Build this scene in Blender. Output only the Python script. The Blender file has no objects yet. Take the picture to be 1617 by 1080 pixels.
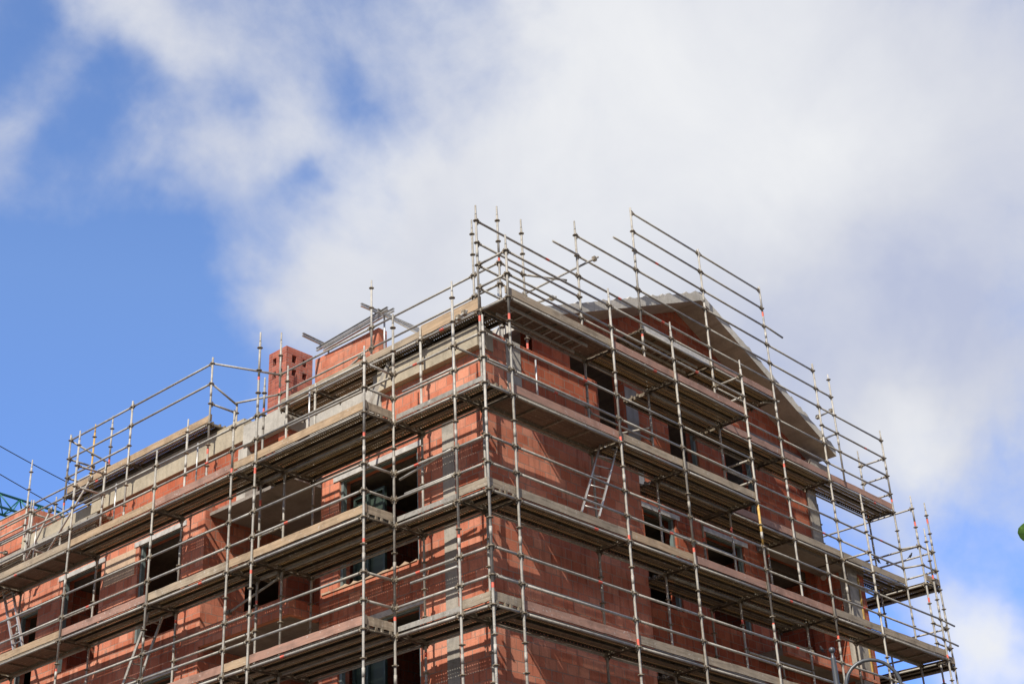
import bpy, bmesh, math, random
from mathutils import Vector, Matrix
random.seed(7)
S = bpy.context.scene
COL = S.collection
R = math.radians

# ------------------------------------------------------------------ camera
YAW, PIT, ROL, F = R(41.057), R(27.921), R(-2.862), 2339.9
CAM = Vector((-17.113, -15.580, 1.51))
fw = Vector((math.cos(PIT)*math.cos(YAW), math.cos(PIT)*math.sin(YAW), math.sin(PIT)))
r0 = Vector((math.sin(YAW), -math.cos(YAW), 0)); u0 = r0.cross(fw)
rt = math.cos(ROL)*r0 + math.sin(ROL)*u0
up = -math.sin(ROL)*r0 + math.cos(ROL)*u0
cd = bpy.data.cameras.new('camera'); cam = bpy.data.objects.new('camera', cd); COL.objects.link(cam)
m = Matrix((rt, up, -fw)).transposed().to_4x4(); m.translation = CAM
cam.matrix_world = m
cd.sensor_width = 36; cd.lens = F/1617*36; cd.clip_end = 5000; cd.clip_start = .1
S.camera = cam

def ray(x, y):
    return fw + (x-808.5)/F*rt - (y-540)/F*up
def at(x, y, pl, v):
    d = ray(x, y); i = 'xyz'.index(pl); return CAM + d*((v-CAM[i])/d[i])

# ------------------------------------------------------------------ materials
def new_mat(name):
    m = bpy.data.materials.new(name); m.use_nodes = True
    nt = m.node_tree; b = nt.nodes['Principled BSDF']
    return m, nt, b
def nd(nt, t, **k):
    n = nt.nodes.new(t)
    for a, v in k.items():
        if a.startswith('i_'):
            n.inputs[a[2:].replace('_', ' ')].default_value = v
        else: setattr(n, a, v)
    return n
def lk(nt, a, b): nt.links.new(a, b)
def mth(nt, op, a, b=None, c=None):
    n = nt.nodes.new('ShaderNodeMath'); n.operation = op
    for i, v in enumerate((a, b, c)):
        if v is None: continue
        if isinstance(v, (int, float)): n.inputs[i].default_value = v
        else: nt.links.new(v, n.inputs[i])
    return n.outputs[0]
def ramp(nt, fac, stops):
    n = nt.nodes.new('ShaderNodeValToRGB'); e = n.color_ramp.elements
    while len(e) < len(stops): e.new(.5)
    for i, (p, c) in enumerate(stops):
        e[i].position = p; e[i].color = (c[0], c[1], c[2], 1)
    nt.links.new(fac, n.inputs[0]); return n.outputs[0]
def mixc(nt, fac, a, b, mode='MIX'):
    n = nt.nodes.new('ShaderNodeMix'); n.data_type = 'RGBA'; n.blend_type = mode
    for i, v in ((0, fac), (6, a), (7, b)):
        if isinstance(v, (int, float)): n.inputs[i].default_value = v
        elif isinstance(v, tuple): n.inputs[i].default_value = (*v[:3], 1)
        else: nt.links.new(v, n.inputs[i])
    return n.outputs[2]
def noise(nt, vec, scale, detail=4, rough=.6, dist=0):
    n = nt.nodes.new('ShaderNodeTexNoise'); n.inputs['Scale'].default_value = scale
    n.inputs['Detail'].default_value = detail; n.inputs['Roughness'].default_value = rough
    n.inputs['Distortion'].default_value = dist
    if vec is not None: nt.links.new(vec, n.inputs['Vector'])
    return n.outputs['Fac']
def bump(nt, h, strength, dist, b):
    n = nt.nodes.new('ShaderNodeBump'); n.inputs['Strength'].default_value = strength
    n.inputs['Distance'].default_value = dist
    nt.links.new(h, n.inputs['Height']); nt.links.new(n.outputs[0], b.inputs['Normal'])
def pos(nt): return nt.nodes.new('ShaderNodeNewGeometry').outputs['Position']
def scalev(nt, v, s):
    n = nt.nodes.new('ShaderNodeMapping'); n.inputs['Scale'].default_value = s
    nt.links.new(v, n.inputs['Vector']); return n.outputs[0]

def wallvec(nt):
    g = nt.nodes.new('ShaderNodeNewGeometry')
    sp = nt.nodes.new('ShaderNodeSeparateXYZ'); lk(nt, g.outputs['Position'], sp.inputs[0])
    sn = nt.nodes.new('ShaderNodeSeparateXYZ'); lk(nt, g.outputs['True Normal'], sn.inputs[0])
    isx = mth(nt, 'GREATER_THAN', mth(nt, 'ABSOLUTE', sn.outputs[0]), .5)
    h = mth(nt, 'ADD', mth(nt, 'MULTIPLY', sp.outputs[1], isx), mth(nt, 'MULTIPLY', sp.outputs[0], mth(nt, 'SUBTRACT', 1.0, isx)))
    c = nt.nodes.new('ShaderNodeCombineXYZ'); lk(nt, h, c.inputs[0]); lk(nt, sp.outputs[2], c.inputs[1])
    return c.outputs[0], g.outputs['Position'], sp.outputs[2], h

def brick_mat(name, bw, bh, mort, c1, c2, c3, mc, ridges=True):
    m, nt, b = new_mat(name)
    v, p, z, h = wallvec(nt)
    # slightly wavy courses
    br = nd(nt, 'ShaderNodeTexBrick'); br.offset = .5
    wob = nd(nt, 'ShaderNodeTexNoise'); wob.inputs['Scale'].default_value = 3.0; lk(nt, v, wob.inputs['Vector'])
    va = nd(nt, 'ShaderNodeVectorMath', operation='MULTIPLY_ADD'); lk(nt, wob.outputs['Color'], va.inputs[0])
    va.inputs[1].default_value = (.02, .02, 0); lk(nt, v, va.inputs[2])
    lk(nt, va.outputs[0], br.inputs['Vector'])
    br.inputs['Scale'].default_value = 1; br.inputs['Brick Width'].default_value = bw; br.inputs['Row Height'].default_value = bh
    br.inputs['Mortar Size'].default_value = mort; br.inputs['Mortar Smooth'].default_value = .2; br.inputs['Bias'].default_value = 0
    br.inputs['Color1'].default_value = (0, 0, 0, 1); br.inputs['Color2'].default_value = (1, 1, 1, 1); br.inputs['Mortar'].default_value = (.5, .5, .5, 1)
    tone = ramp(nt, br.outputs['Color'], [(0, c1), (.55, c2), (1, c3)])
    big = noise(nt, p, .55, 4, .6)
    tone = mixc(nt, .85, tone, ramp(nt, big, [(.32, (.62, .52, .48)), (.5, (.95, .95, .95)), (.7, (1.12, 1.08, 1.02))]), 'MULTIPLY')
    # vertical streaks of dirt
    st = noise(nt, scalev(nt, v, (9, .9, 1)), 1.0, 5, .65)
    tone = mixc(nt, .8, tone, ramp(nt, st, [(.3, (.52, .47, .45)), (.48, (1, 1, 1)), (1, (1.05, 1.05, 1.05))]), 'MULTIPLY')
    gr = noise(nt, p, 30, 3, .7)
    tone = mixc(nt, .35, tone, ramp(nt, gr, [(.3, (.6, .6, .6)), (.7, (1.25, 1.25, 1.25))]), 'MULTIPLY')
    # grey cement smears
    sm = noise(nt, scalev(nt, v, (1.6, 3.2, 1)), 1.1, 5, .7, .6)
    smf = mth(nt, 'MULTIPLY', mth(nt, 'SMOOTHSTEP' if False else 'GREATER_THAN', sm, .655), .55)
    tone = mixc(nt, smf, tone, (mc[0]*.85, mc[1]*.85, mc[2]*.85))
    jn = noise(nt, v, 2.2, 3, .6)
    jf = mth(nt, 'MULTIPLY', br.outputs['Fac'], ramp(nt, jn, [(.35, (.35,)*3), (.6, (1,)*3)]))
    col = mixc(nt, jf, tone, mc)
    lk(nt, col, b.inputs['Base Color']); b.inputs['Roughness'].default_value = .9
    b.inputs['Specular IOR Level'].default_value = .2
    hgt = mth(nt, 'SUBTRACT', 1.0, br.outputs['Fac'])
    if ridges:
        rd = mth(nt, 'MULTIPLY', mth(nt, 'SINE', mth(nt, 'MULTIPLY', h, 2*math.pi/.028)), .12)
        hgt = mth(nt, 'ADD', hgt, rd)
    hgt = mth(nt, 'ADD', hgt, mth(nt, 'MULTIPLY', gr, .35))
    bump(nt, hgt, .7, .008, b)
    return m
M = {}
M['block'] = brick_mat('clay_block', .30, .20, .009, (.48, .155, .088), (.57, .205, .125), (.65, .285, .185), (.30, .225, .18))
M['block_shaded'] = brick_mat('clay_block_shaded', .30, .20, .009, (.36, .092, .048), (.43, .122, .064), (.49, .16, .088), (.28, .215, .17))  # same clay block in darker red, shade put into the colour
M['brick_small'] = brick_mat('facing_brick', .24, .068, .007, (.30, .085, .06), (.38, .11, .075), (.45, .15, .10), (.30, .22, .19), False)

def concrete(name, c, dark=.6):
    m, nt, b = new_mat(name); p = pos(nt)
    n1 = noise(nt, p, 1.6, 6, .65, .3); n2 = noise(nt, p, 14, 4, .7)
    v, _, _, _ = wallvec(nt)
    st = noise(nt, scalev(nt, v, (7, .6, 1)), 1, 4, .6)
    t = ramp(nt, n1, [(.3, tuple(x*dark for x in c)), (.5, c), (.72, tuple(min(1, x*1.18) for x in c))])
    t = mixc(nt, .5, t, ramp(nt, n2, [(.3, (.75,)*3), (.7, (1.15,)*3)]), 'MULTIPLY')
    t = mixc(nt, .5, t, ramp(nt, st, [(.3, (.65, .63, .6)), (.5, (1,)*3)]), 'MULTIPLY')
    lk(nt, t, b.inputs['Base Color']); b.inputs['Roughness'].default_value = .92
    bump(nt, mth(nt, 'ADD', n1, n2), .35, .02, b)
    return m
M['concrete'] = concrete('concrete', (.36, .33, .28))
M['concrete_warm'] = concrete('concrete_buff', (.41, .355, .26), .7)
M['concrete_pale'] = concrete('concrete_pale', (.42, .395, .345), .75)
M['soffit'] = concrete('board_marked_soffit', (.27, .235, .20), .7)
M['buff'] = concrete('buff_render', (.50, .36, .25), .8)
M['slab_shaded'] = concrete('shaded_slab', (.11, .095, .075), .7)  # soffit concrete darkened, the gloom of the rooms put into its colour
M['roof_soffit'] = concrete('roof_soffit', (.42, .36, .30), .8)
M['roof_conc'] = concrete('roof_concrete', (.52, .49, .43), .8)
M['plaster'] = concrete('grey_plaster', (.26, .26, .27), .85)

def metal(name, c, c2, rough=.5, mt=.55, paint=None, scale=9):
    m, nt, b = new_mat(name)
    tc = nd(nt, 'ShaderNodeTexCoord'); oi = nd(nt, 'ShaderNodeObjectInfo')
    ad = nd(nt, 'ShaderNodeVectorMath', operation='ADD'); lk(nt, pos(nt), ad.inputs[0])
    n1 = noise(nt, ad.outputs[0], scale, 5, .7, .4); n2 = noise(nt, ad.outputs[0], 1.3, 3, .6)
    t = ramp(nt, n1, [(.28, c2), (.5, c), (.78, tuple(min(1, x*1.25) for x in c))])
    t = mixc(nt, .6, t, ramp(nt, n2, [(.32, (.68, .64, .58)), (.55, (1, 1, 1))]), 'MULTIPLY')
    t = mixc(nt, .7, t, ramp(nt, oi.outputs['Random'], [(0, (.72, .70, .66)), (.5, (.98, .96, .92)), (1, (1.12, 1.12, 1.12))]), 'MULTIPLY')
    spot = noise(nt, ad.outputs[0], 26, 3, .6)
    t = mixc(nt, mth(nt, 'MULTIPLY', mth(nt, 'GREATER_THAN', spot, .66), .6), t, (.17, .09, .05))
    spot2 = noise(nt, ad.outputs[0], 17, 2, .5)
    t = mixc(nt, mth(nt, 'MULTIPLY', mth(nt, 'GREATER_THAN', spot2, .68), .7), t, (.55, .53, .48))
    lk(nt, t, b.inputs['Base Color']); b.inputs['Metallic'].default_value = mt; b.inputs['Roughness'].default_value = rough
    bump(nt, n1, .25, .003, b)
    return m
M['tube'] = metal('galvanised_tube', (.385, .37, .335), (.22, .205, .18), .6, .15)
M['dark_steel'] = metal('brown_black_steel', (.10, .08, .055), (.045, .035, .025), .7, .15)  # brown-black steel for the transoms
M['tube_new'] = metal('bright_galvanised', (.56, .56, .55), (.42, .42, .41), .38, .55)
M['coupler'] = metal('coupler_steel', (.23, .195, .145), (.12, .09, .06), .65, .2)
M['rusty'] = metal('rusty_yellow_paint', (.55, .36, .10), (.30, .15, .06), .7, .1)
def plain(name, c, rough=.6, mt=0, spread=.2, scale=8):
    m, nt, b = new_mat(name); n = noise(nt, pos(nt), scale, 4, .6)
    lk(nt, ramp(nt, n, [(.3, tuple(x*(1-spread) for x in c)), (.7, tuple(min(1, x*(1+spread)) for x in c))]), b.inputs['Base Color'])
    b.inputs['Roughness'].default_value = rough; b.inputs['Metallic'].default_value = mt
    return m
M['red'] = plain('red_paint', (.66, .13, .085), .6, 0, .35, 25)
M['white'] = plain('white_sheet', (.47, .45, .41), .6, 0, .25)
M['green'] = plain('green_paint', (.015, .16, .12), .5, 0, .2)
M['cable'] = plain('dark_cable', (.03, .03, .035), .5)
M['lamp'] = plain('grey_lamp_paint', (.085, .09, .095), .42, .3, .1)
M['frame'] = plain('dark_frame', (.05, .075, .065), .4, .3, .2)
M['bluesteel'] = plain('grey_green_profile', (.22, .28, .27), .45, .4, .15)
M['bird'] = plain('bird_feather', (.03, .03, .035), .8)
M['bark'] = plain('bark', (.10, .075, .05), .9, 0, .3)
M['dark_in'] = plain('interior_plaster', (.10, .08, .07), .95)
M['dirt'] = plain('ground_dirt', (.10, .082, .06), .95, 0, .3, 1.2)
M['asphalt'] = plain('asphalt', (.055, .055, .058), .9, 0, .2, 5)
M['pave'] = plain('paving', (.13, .125, .115), .9, 0, .15, 3)
m, nt, b = new_mat('window_pane'); b.inputs['Base Color'].default_value = (.035, .055, .042, 1); b.inputs['Roughness'].default_value = .5
M['pane'] = m
m, nt, b = new_mat('leaf_green')
n = noise(nt, pos(nt), 30, 3, .6)
lk(nt, ramp(nt, n, [(.3, (.07, .17, .03)), (.7, (.16, .32, .06))]), b.inputs['Base Color']); b.inputs['Roughness'].default_value = .45
b.inputs['Transmission Weight'].default_value = 0
M['leaf'] = m

def perf(name, pitch, rad, c, c2):
    m, nt, b = new_mat(name)
    tc = nd(nt, 'ShaderNodeTexCoord'); sp = nd(nt, 'ShaderNodeSeparateXYZ'); lk(nt, tc.outputs['Object'], sp.inputs[0])
    row = mth(nt, 'DIVIDE', sp.outputs[1], pitch); zz = mth(nt, 'DIVIDE', sp.outputs[2], pitch)
    rowz = mth(nt, 'ADD', row, zz)
    odd = mth(nt, 'MULTIPLY', mth(nt, 'MODULO', mth(nt, 'FLOOR', mth(nt, 'ADD', row, 100)), 2.0), .5)
    fx = mth(nt, 'SUBTRACT', mth(nt, 'FRACT', mth(nt, 'ADD', mth(nt, 'DIVIDE', sp.outputs[0], pitch), odd)), .5)
    fy = mth(nt, 'SUBTRACT', mth(nt, 'FRACT', rowz), .5)
    d = mth(nt, 'SQRT', mth(nt, 'ADD', mth(nt, 'MULTIPLY', fx, fx), mth(nt, 'MULTIPLY', fy, fy)))
    hole = mth(nt, 'LESS_THAN', d, rad)
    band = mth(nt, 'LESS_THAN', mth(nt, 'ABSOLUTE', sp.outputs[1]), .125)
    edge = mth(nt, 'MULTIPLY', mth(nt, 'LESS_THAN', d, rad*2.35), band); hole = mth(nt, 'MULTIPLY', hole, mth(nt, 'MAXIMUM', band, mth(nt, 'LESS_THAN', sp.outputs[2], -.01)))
    # some holes are clogged with mortar
    cl = noise(nt, tc.outputs['Object'], 7, 3, .6)
    oi = nd(nt, 'ShaderNodeObjectInfo')
    hole = mth(nt, 'MULTIPLY', hole, mth(nt, 'LESS_THAN', cl, .60))
    t = ramp(nt, noise(nt, pos(nt), 5, 5, .7), [(.3, c2), (.6, c), (.8, tuple(min(1, x*1.3) for x in c))])
    t = mixc(nt, .9, t, ramp(nt, oi.outputs['Random'], [(0, (.6, .55, .5)), (.45, (1, .95, .85)), (.75, (1.0, .9, .65)), (1, (1.3, 1.05, .55))]), 'MULTIPLY')
    t = mixc(nt, mth(nt, 'MULTIPLY', edge, .85), t, (.85, .66, .38))  # sunlit hole rims painted on as a paler ring
    lk(nt, t, b.inputs['Base Color']); b.inputs['Metallic'].default_value = .25; b.inputs['Roughness'].default_value = .6
    lk(nt, mth(nt, 'SUBTRACT', 1.0, hole), b.inputs['Alpha'])
    return m
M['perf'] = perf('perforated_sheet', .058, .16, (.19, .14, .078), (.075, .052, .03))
M['flange'] = perf('punched_flange', .10, .14, (.085, .07, .055), (.035, .028, .022))

def wood(name, c, c2):
    m, nt, b = new_mat(name)
    tc = nd(nt, 'ShaderNodeTexCoord'); oi = nd(nt, 'ShaderNodeObjectInfo')
    ad = nd(nt, 'ShaderNodeVectorMath', operation='ADD'); lk(nt, tc.outputs['Object'], ad.inputs[0]); lk(nt, oi.outputs['Location'], ad.inputs[1])
    v = ad.outputs[0]
    g = noise(nt, scalev(nt, v, (1.5, 26, 26)), 1, 5, .65, .5)
    n2 = noise(nt, v, 2.2, 4, .65); n3 = noise(nt, v, 16, 4, .7)
    t = ramp(nt, g, [(.28, c2), (.55, c), (.8, tuple(min(1, x*1.2) for x in c))])
    t = mixc(nt, .8, t, ramp(nt, n2, [(.33, (.62, .60, .58)), (.5, (1, 1, 1)), (.7, (1.15, 1.1, 1.05))]), 'MULTIPLY')
    t = mixc(nt, .6, t, ramp(nt, oi.outputs['Random'], [(0, (.8, .8, .82)), (1, (1.12, 1.05, .98))]), 'MULTIPLY')
    t = mixc(nt, mth(nt, 'MULTIPLY', mth(nt, 'GREATER_THAN', n3, .63), .5), t, (.55, .52, .47))
    lk(nt, t, b.inputs['Base Color']); b.inputs['Roughness'].default_value = .85
    bump(nt, g, .4, .004, b)
    return m
M['wood_grey'] = wood('weathered_board', (.34, .285, .21), (.20, .16, .115))
M['wood_tan'] = wood('tan_board', (.40, .30, .195), (.25, .18, .11))
M['wood_pink'] = wood('faded_red_board', (.35, .205, .155), (.25, .165, .13))
M['ply'] = wood('dark_plywood', (.19, .13, .09), (.10, .065, .045))

# ------------------------------------------------------------------ mesh helpers
def box(bm, x0, x1, y0, y1, z0, z1, mi=0):
    v = [bm.verts.new(c) for c in ((x0,y0,z0),(x1,y0,z0),(x1,y1,z0),(x0,y1,z0),(x0,y0,z1),(x1,y0,z1),(x1,y1,z1),(x0,y1,z1))]
    fs = []
    for q in ((0,3,2,1),(4,5,6,7),(0,1,5,4),(1,2,6,5),(2,3,7,6),(3,0,4,7)):
        f = bm.faces.new([v[i] for i in q]); f.material_index = mi; fs.append(f)
    return fs
def obox(bm, p, q, w, h, mi=0, upv=Vector((0, 0, 1))):
    """box of width w / height h running from p to q"""
    p, q = Vector(p), Vector(q); d = (q-p).normalized()
    s = d.cross(upv)
    if s.length < 1e-4: s = d.cross(Vector((1, 0, 0)))
    s.normalize(); t = s.cross(d).normalized()
    vs = []
    for e in (p, q):
        for a, b_ in ((-1,-1),(1,-1),(1,1),(-1,1)): vs.append(bm.verts.new(e + s*a*w/2 + t*b_*h/2))
    for f in ((3,2,1,0),(4,5,6,7),(0,1,5,4),(1,2,6,5),(2,3,7,6),(3,0,4,7)):
        bm.faces.new([vs[i] for i in f]).material_index = mi
def tube(bm, pts, rs, n=10, mi=0, cap=True):
    pts = [Vector(p) for p in pts]
    if isinstance(rs, (int, float)): rs = [rs]*len(pts)
    rings = []; s = None
    for i, p in enumerate(pts):
        d = (pts[min(i+1, len(pts)-1)] - pts[max(i-1, 0)]).normalized()
        if s is None:
            s = d.cross(Vector((0, 0, 1)))
            if s.length < 1e-3: s = d.cross(Vector((1, 0, 0)))
        s = (s - d*s.dot(d)).normalized(); t = d.cross(s)
        rings.append([bm.verts.new(p + (s*math.cos(a)+t*math.sin(a))*rs[i]) for a in (2*math.pi*k/n for k in range(n))])
    for a, b_ in zip(rings, rings[1:]):
        for k in range(n):
            f = bm.faces.new((a[k], a[(k+1)%n], b_[(k+1)%n], b_[k])); f.material_index = mi; f.smooth = True
    if cap:
        bm.faces.new(rings[0][::-1]).material_index = mi; bm.faces.new(rings[-1]).material_index = mi
def mesh(name, bm, mats):
    bmesh.ops.recalc_face_normals(bm, faces=bm.faces)
    me = bpy.data.meshes.new(name); bm.to_mesh(me); bm.free()
    for k in (mats if isinstance(mats, (list, tuple)) else [mats]): me.materials.append(M[k])
    return me
def tag(o, label, cat, group=None):
    o['label'] = label; o['category'] = cat
    if group: o['group'] = group
    return o
def thing(name, label, cat, loc=(0, 0, 0), group=None):
    o = bpy.data.objects.new(name, None); COL.objects.link(o); o.location = loc; o.empty_display_size = .3
    return tag(o, label, cat, group)
def add(name, me, parent=None, loc=(0, 0, 0), mat=None, label=None):
    """link a mesh; loc is in WORLD space, parents carry no rotation"""
    o = bpy.data.objects.new(name, me); COL.objects.link(o)
    mm = Matrix.Translation(Vector(loc)) @ mat.to_4x4() if mat is not None else Matrix.Translation(Vector(loc))
    if parent is not None:
        o.parent = parent
        base = Vector((0, 0, 0)); q = parent
        while q is not None: base += q.location; q = q.parent
        mm = Matrix.Translation(-base) @ mm
    o.matrix_local = mm
    if label: o['label'] = label
    return o
def part(name, bm, mats, parent=None, label=None):
    """bm holds world coordinates"""
    return add(name, mesh(name, bm, mats), parent, (0, 0, 0), None, label)
def struct(name, bm, mats, kind='structure'):
    o = part(name, bm, mats); o['kind'] = kind; return o

# ------------------------------------------------------------------ scaffold kit
TR = .0242
cache = {}
def pole_mesh(h, z0, band, spig, var):
    key = ('pole', round(h, 2), round(z0, 2), band, spig, var)
    if key in cache: return cache[key]
    rnd = random.Random(str(key))
    bm = bmesh.new()
    top = h - (.22 if spig else 0)
    mi = 3 if var == 'rust' else 0
    zs = [0]
    bz = (z0 + h) - 2.75 - z0
    # painted band segments every ~2 m
    bands = []
    z = (2.28 + band*.25 - z0) % 2.0
    while z < top-.3:
        if rnd.random() < .38: bands.append((z, z+rnd.choice((.07, .09, .12))))
        z += 2.0
    cur = 0
    for a, b_ in bands:
        if a > cur: tube(bm, [(0, 0, cur), (0, 0, a)], TR, 10, mi, False)
        tube(bm, [(0, 0, a), (0, 0, b_)], TR*1.03, 10, 1, False); cur = b_
    tube(bm, [(0, 0, cur), (0, 0, top)], TR, 10, mi)
    if spig: tube(bm, [(0, 0, top), (0, 0, top+.03), (0, 0, h)], [TR, .019, .018], 8, mi)
    # sleeve joints
    z = (2.0 - z0 % 2.0) % 2.0 + .18
    while z < top-.2:
        tube(bm, [(0, 0, z), (0, 0, z+.16)], TR*1.16, 10, 0); z += 2.0
    # rosettes every half metre
    k = math.ceil((z0+.05)/.5)*.5
    while k - z0 < h - .12:
        zz = k - z0; n = 8
        lo = [bm.verts.new((math.cos(2*math.pi*i/16)*(.061 if i % 2 else .052), math.sin(2*math.pi*i/16)*(.061 if i % 2 else .052), zz-.006)) for i in range(16)]
        hi = [bm.verts.new((v.co.x, v.co.y, zz+.006)) for v in lo]
        bm.faces.new(lo[::-1]).material_index = 2; bm.faces.new(hi).material_index = 2
        for i in range(16): bm.faces.new((lo[i], lo[(i+1)%16], hi[(i+1)%16], hi[i])).material_index = 2
        tube(bm, [(0, 0, zz-.02), (0, 0, zz+.02)], TR*1.28, 10, 2)
        k += .5
    cache[key] = mesh('pole', bm, ('tube', 'red', 'coupler', 'rusty')); return cache[key]
def rail_mesh(L, var=0, heads=True, dark=False):
    key = ('rail', round(L, 3), var, heads, dark)
    if key in cache: return cache[key]
    rnd = random.Random(str(key)); bm = bmesh.new()
    a = .055 if heads else 0
    rb = rnd.uniform(.2, .75)*L if (var % 6 == 1 and L > 1) else None
    if rb:
        tube(bm, [(a, 0, 0), (rb, 0, 0)], TR, 10, 0, False); tube(bm, [(rb, 0, 0), (rb+.11, 0, 0)], TR*1.03, 10, 1, False)
        tube(bm, [(rb+.11, 0, 0), (L-a, 0, 0)], TR, 10, 0, False)
    else: tube(bm, [(a, 0, 0), (L-a, 0, 0)], TR, 10, 0)
    if heads:
        for x, s in ((.052, 1), (L-.052, -1)):
            # wedge head with slot and wedge
            box(bm, x-.022, x+.022, -.024, .024, -.034, .034, 2)
            obox(bm, (x-.004*s, 0, -.075), (x+.004*s, 0, .07), .012, .022, 2, Vector((1, 0, 0)))
            tube(bm, [(x+.02*s, 0, 0), (x+.06*s, 0, 0)], TR*1.15, 8, 2)
    cache[key] = mesh('rail', bm, ('dark_steel', 'red', 'dark_steel') if dark else ('tube', 'red', 'coupler')); return cache[key]
def ori(p, q):
    d = (Vector(q)-Vector(p)).normalized()
    s = Vector((0, 0, 1)).cross(d)
    if s.length < 1e-4: s = Vector((0, 1, 0))
    s.normalize(); t = d.cross(s)
    return Matrix((d, s, t)).transposed()
rc = [0]
def rail(par, p, q, name='guard_rail', heads=True, var=None):
    p, q = Vector(p), Vector(q); rc[0] += 1
    return add(name, rail_mesh((q-p).length, rc[0] % 6 if var is None else var, heads, name == 'transom'), par, p, ori(p, q))
pc = [0]
def pole(par, x, y, top, z0=0, spig=True, var=None):
    pc[0] += 1
    vv = var or ('a', 'b', 'c')[pc[0] % 3]
    return add('pole', pole_mesh(top-z0, z0, pc[0] % 5, spig, vv), par, (x, y, z0))
def plank_mesh(L, W=.32):
    key = ('plank', round(L, 3), W)
    if key in cache: return cache[key]
    bm = bmesh.new(); e = .05
    def quad(pts, mi):
        f = bm.faces.new([bm.verts.new(p) for p in pts]); f.material_index = mi
    h = -.065; w = W/2
    quad([(e, -w, 0), (L-e, -w, 0), (L-e, w, 0), (e, w, 0)], 0)
    for s in (-1, 1):
        quad([(e, s*w, 0), (L-e, s*w, 0), (L-e, s*w, h), (e, s*w, h)], 1)
        quad([(e, s*w, h), (L-e, s*w, h), (L-e, s*(w-.035), h), (e, s*(w-.035), h)], 2)
        quad([(e, s*(w-.035), h), (L-e, s*(w-.035), h), (L-e, s*(w-.035), h+.015), (e, s*(w-.035), h+.015)], 2)
    for x in (e, L-e): box(bm, x-.006, x+.006, -w+.002, w-.002, h-.003, .002, 2)
    box(bm, e+.02, L-e-.02, -.012, .012, -.02, -.002, 2)
    for x in (0.02, L-.02):  # claws
        for y in (-.1, .1): box(bm, x-.03, x+.035, y-.02, y+.02, -.05, .012, 2)
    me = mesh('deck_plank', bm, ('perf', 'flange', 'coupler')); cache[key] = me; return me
def plank(par, p, q, off, width=.32):
    """plank from frame p to frame q, centre shifted sideways by vector off"""
    p = Vector(p)+Vector(off)+Vector((0, 0, .075)); q = Vector(q)+Vector(off)+Vector((0, 0, .075))
    return add('deck_plank', plank_mesh((q-p).length, width), par, p, ori(p, q))
def board_mesh(L, mat, h, seed):
    key = ('board', round(L, 3), mat, h, seed)
    if key in cache: return cache[key]
    bm = bmesh.new(); rnd = random.Random(seed)
    n = 12; prev = None; t = .03
    for i in range(n+1):
        x = L*i/n; dz = rnd.uniform(-.004, .004); dy = rnd.uniform(-.003, .003)
        r = [bm.verts.new((x, y+dy, z+dz)) for y, z in ((-t/2, 0), (t/2, 0), (t/2, h), (-t/2, h))]
        if prev:
            for k in range(4): bm.faces.new((prev[k], prev[(k+1)%4], r[(k+1)%4], r[k]))
        else: bm.faces.new(r)
        prev = r
    bm.faces.new(prev[::-1])
    # metal end caps
    box(bm, -.004, .05, -t/2-.003, t/2+.003, -.004, h+.004, 1) if seed % 2 else None
    me = mesh('toe_board', bm, (mat, 'coupler')); cache[key] = me; return me
bc = [0]
def board(par, p, q, mat='wood_grey', h=.155, dz=.095, ext=.0):
    bc[0] += 1
    p, q = Vector(p), Vector(q); d = (q-p).normalized()
    p = p - d*ext + Vector((0, 0, dz)); q = q + d*ext + Vector((0, 0, dz))
    return add('toe_board', board_mesh((q-p).length, mat, h, bc[0] % 7), par, p, ori(p, q))
def hatch_deck(par, p, q, side, ladder=True, w=.62):
    """plywood hatch deck with alloy frame, with its ladder folded under it. side = unit vector across"""
    p, q = Vector(p), Vector(q); side = Vector(side); L = (q-p).length; d = (q-p).normalized()
    c = p + side*.365 + Vector((0, 0, .08))
    Mx = Matrix((d, Vector((0, 0, 1)).cross(d), Vector((0, 0, 1)))).transposed()
    bm = bmesh.new()
    box(bm, .05, L-.05, -w/2+.02, w/2-.02, -.012, 0)
    o = add('hatch_deck', mesh('hatch_deck', bm, 'ply'), par, c, Mx)
    bm = bmesh.new()
    for s in (-1, 1): box(bm, .04, L-.04, s*w/2-.02, s*w/2+.02, -.075, .006)
    for k in range(5):
        x = .06+(L-.12)*k/4; box(bm, x-.018, x+.018, -w/2+.02, w/2-.02, -.05, -.014)
    f = bpy.data.objects.new('deck_frame', mesh('deck_frame', bm, 'coupler')); COL.objects.link(f); f.parent = o
    if ladder:
        bm = bmesh.new(); a, b_ = .25, min(L-.3, 2.5)
        for s in (-.17, .17): box(bm, a, b_, s-.012, s+.012, -.15, -.095)
        x = a+.15
        while x < b_: tube(bm, [(x, -.16, -.122), (x, .16, -.122)], .013, 8); x += .28
        f = bpy.data.objects.new('folded_ladder', mesh('folded_ladder', bm, 'tube')); COL.objects.link(f); f.parent = o
    return o
def tubes(name, par, segs, mat='tube', r=TR):
    for p, q in segs:
        bm = bmesh.new(); tube(bm, [p, q], r, 10)
        for e in (p, q):      # swivel couplers at both ends
            m_ = Vector(e).lerp(Vector(p if e is q else q), .1/(Vector(p)-Vector(q)).length)
            box(bm, m_.x-.04, m_.x+.04, m_.y-.04, m_.y+.04, m_.z-.045, m_.z+.045, 1)
        part(name, bm, (mat, 'coupler'), par)

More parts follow.
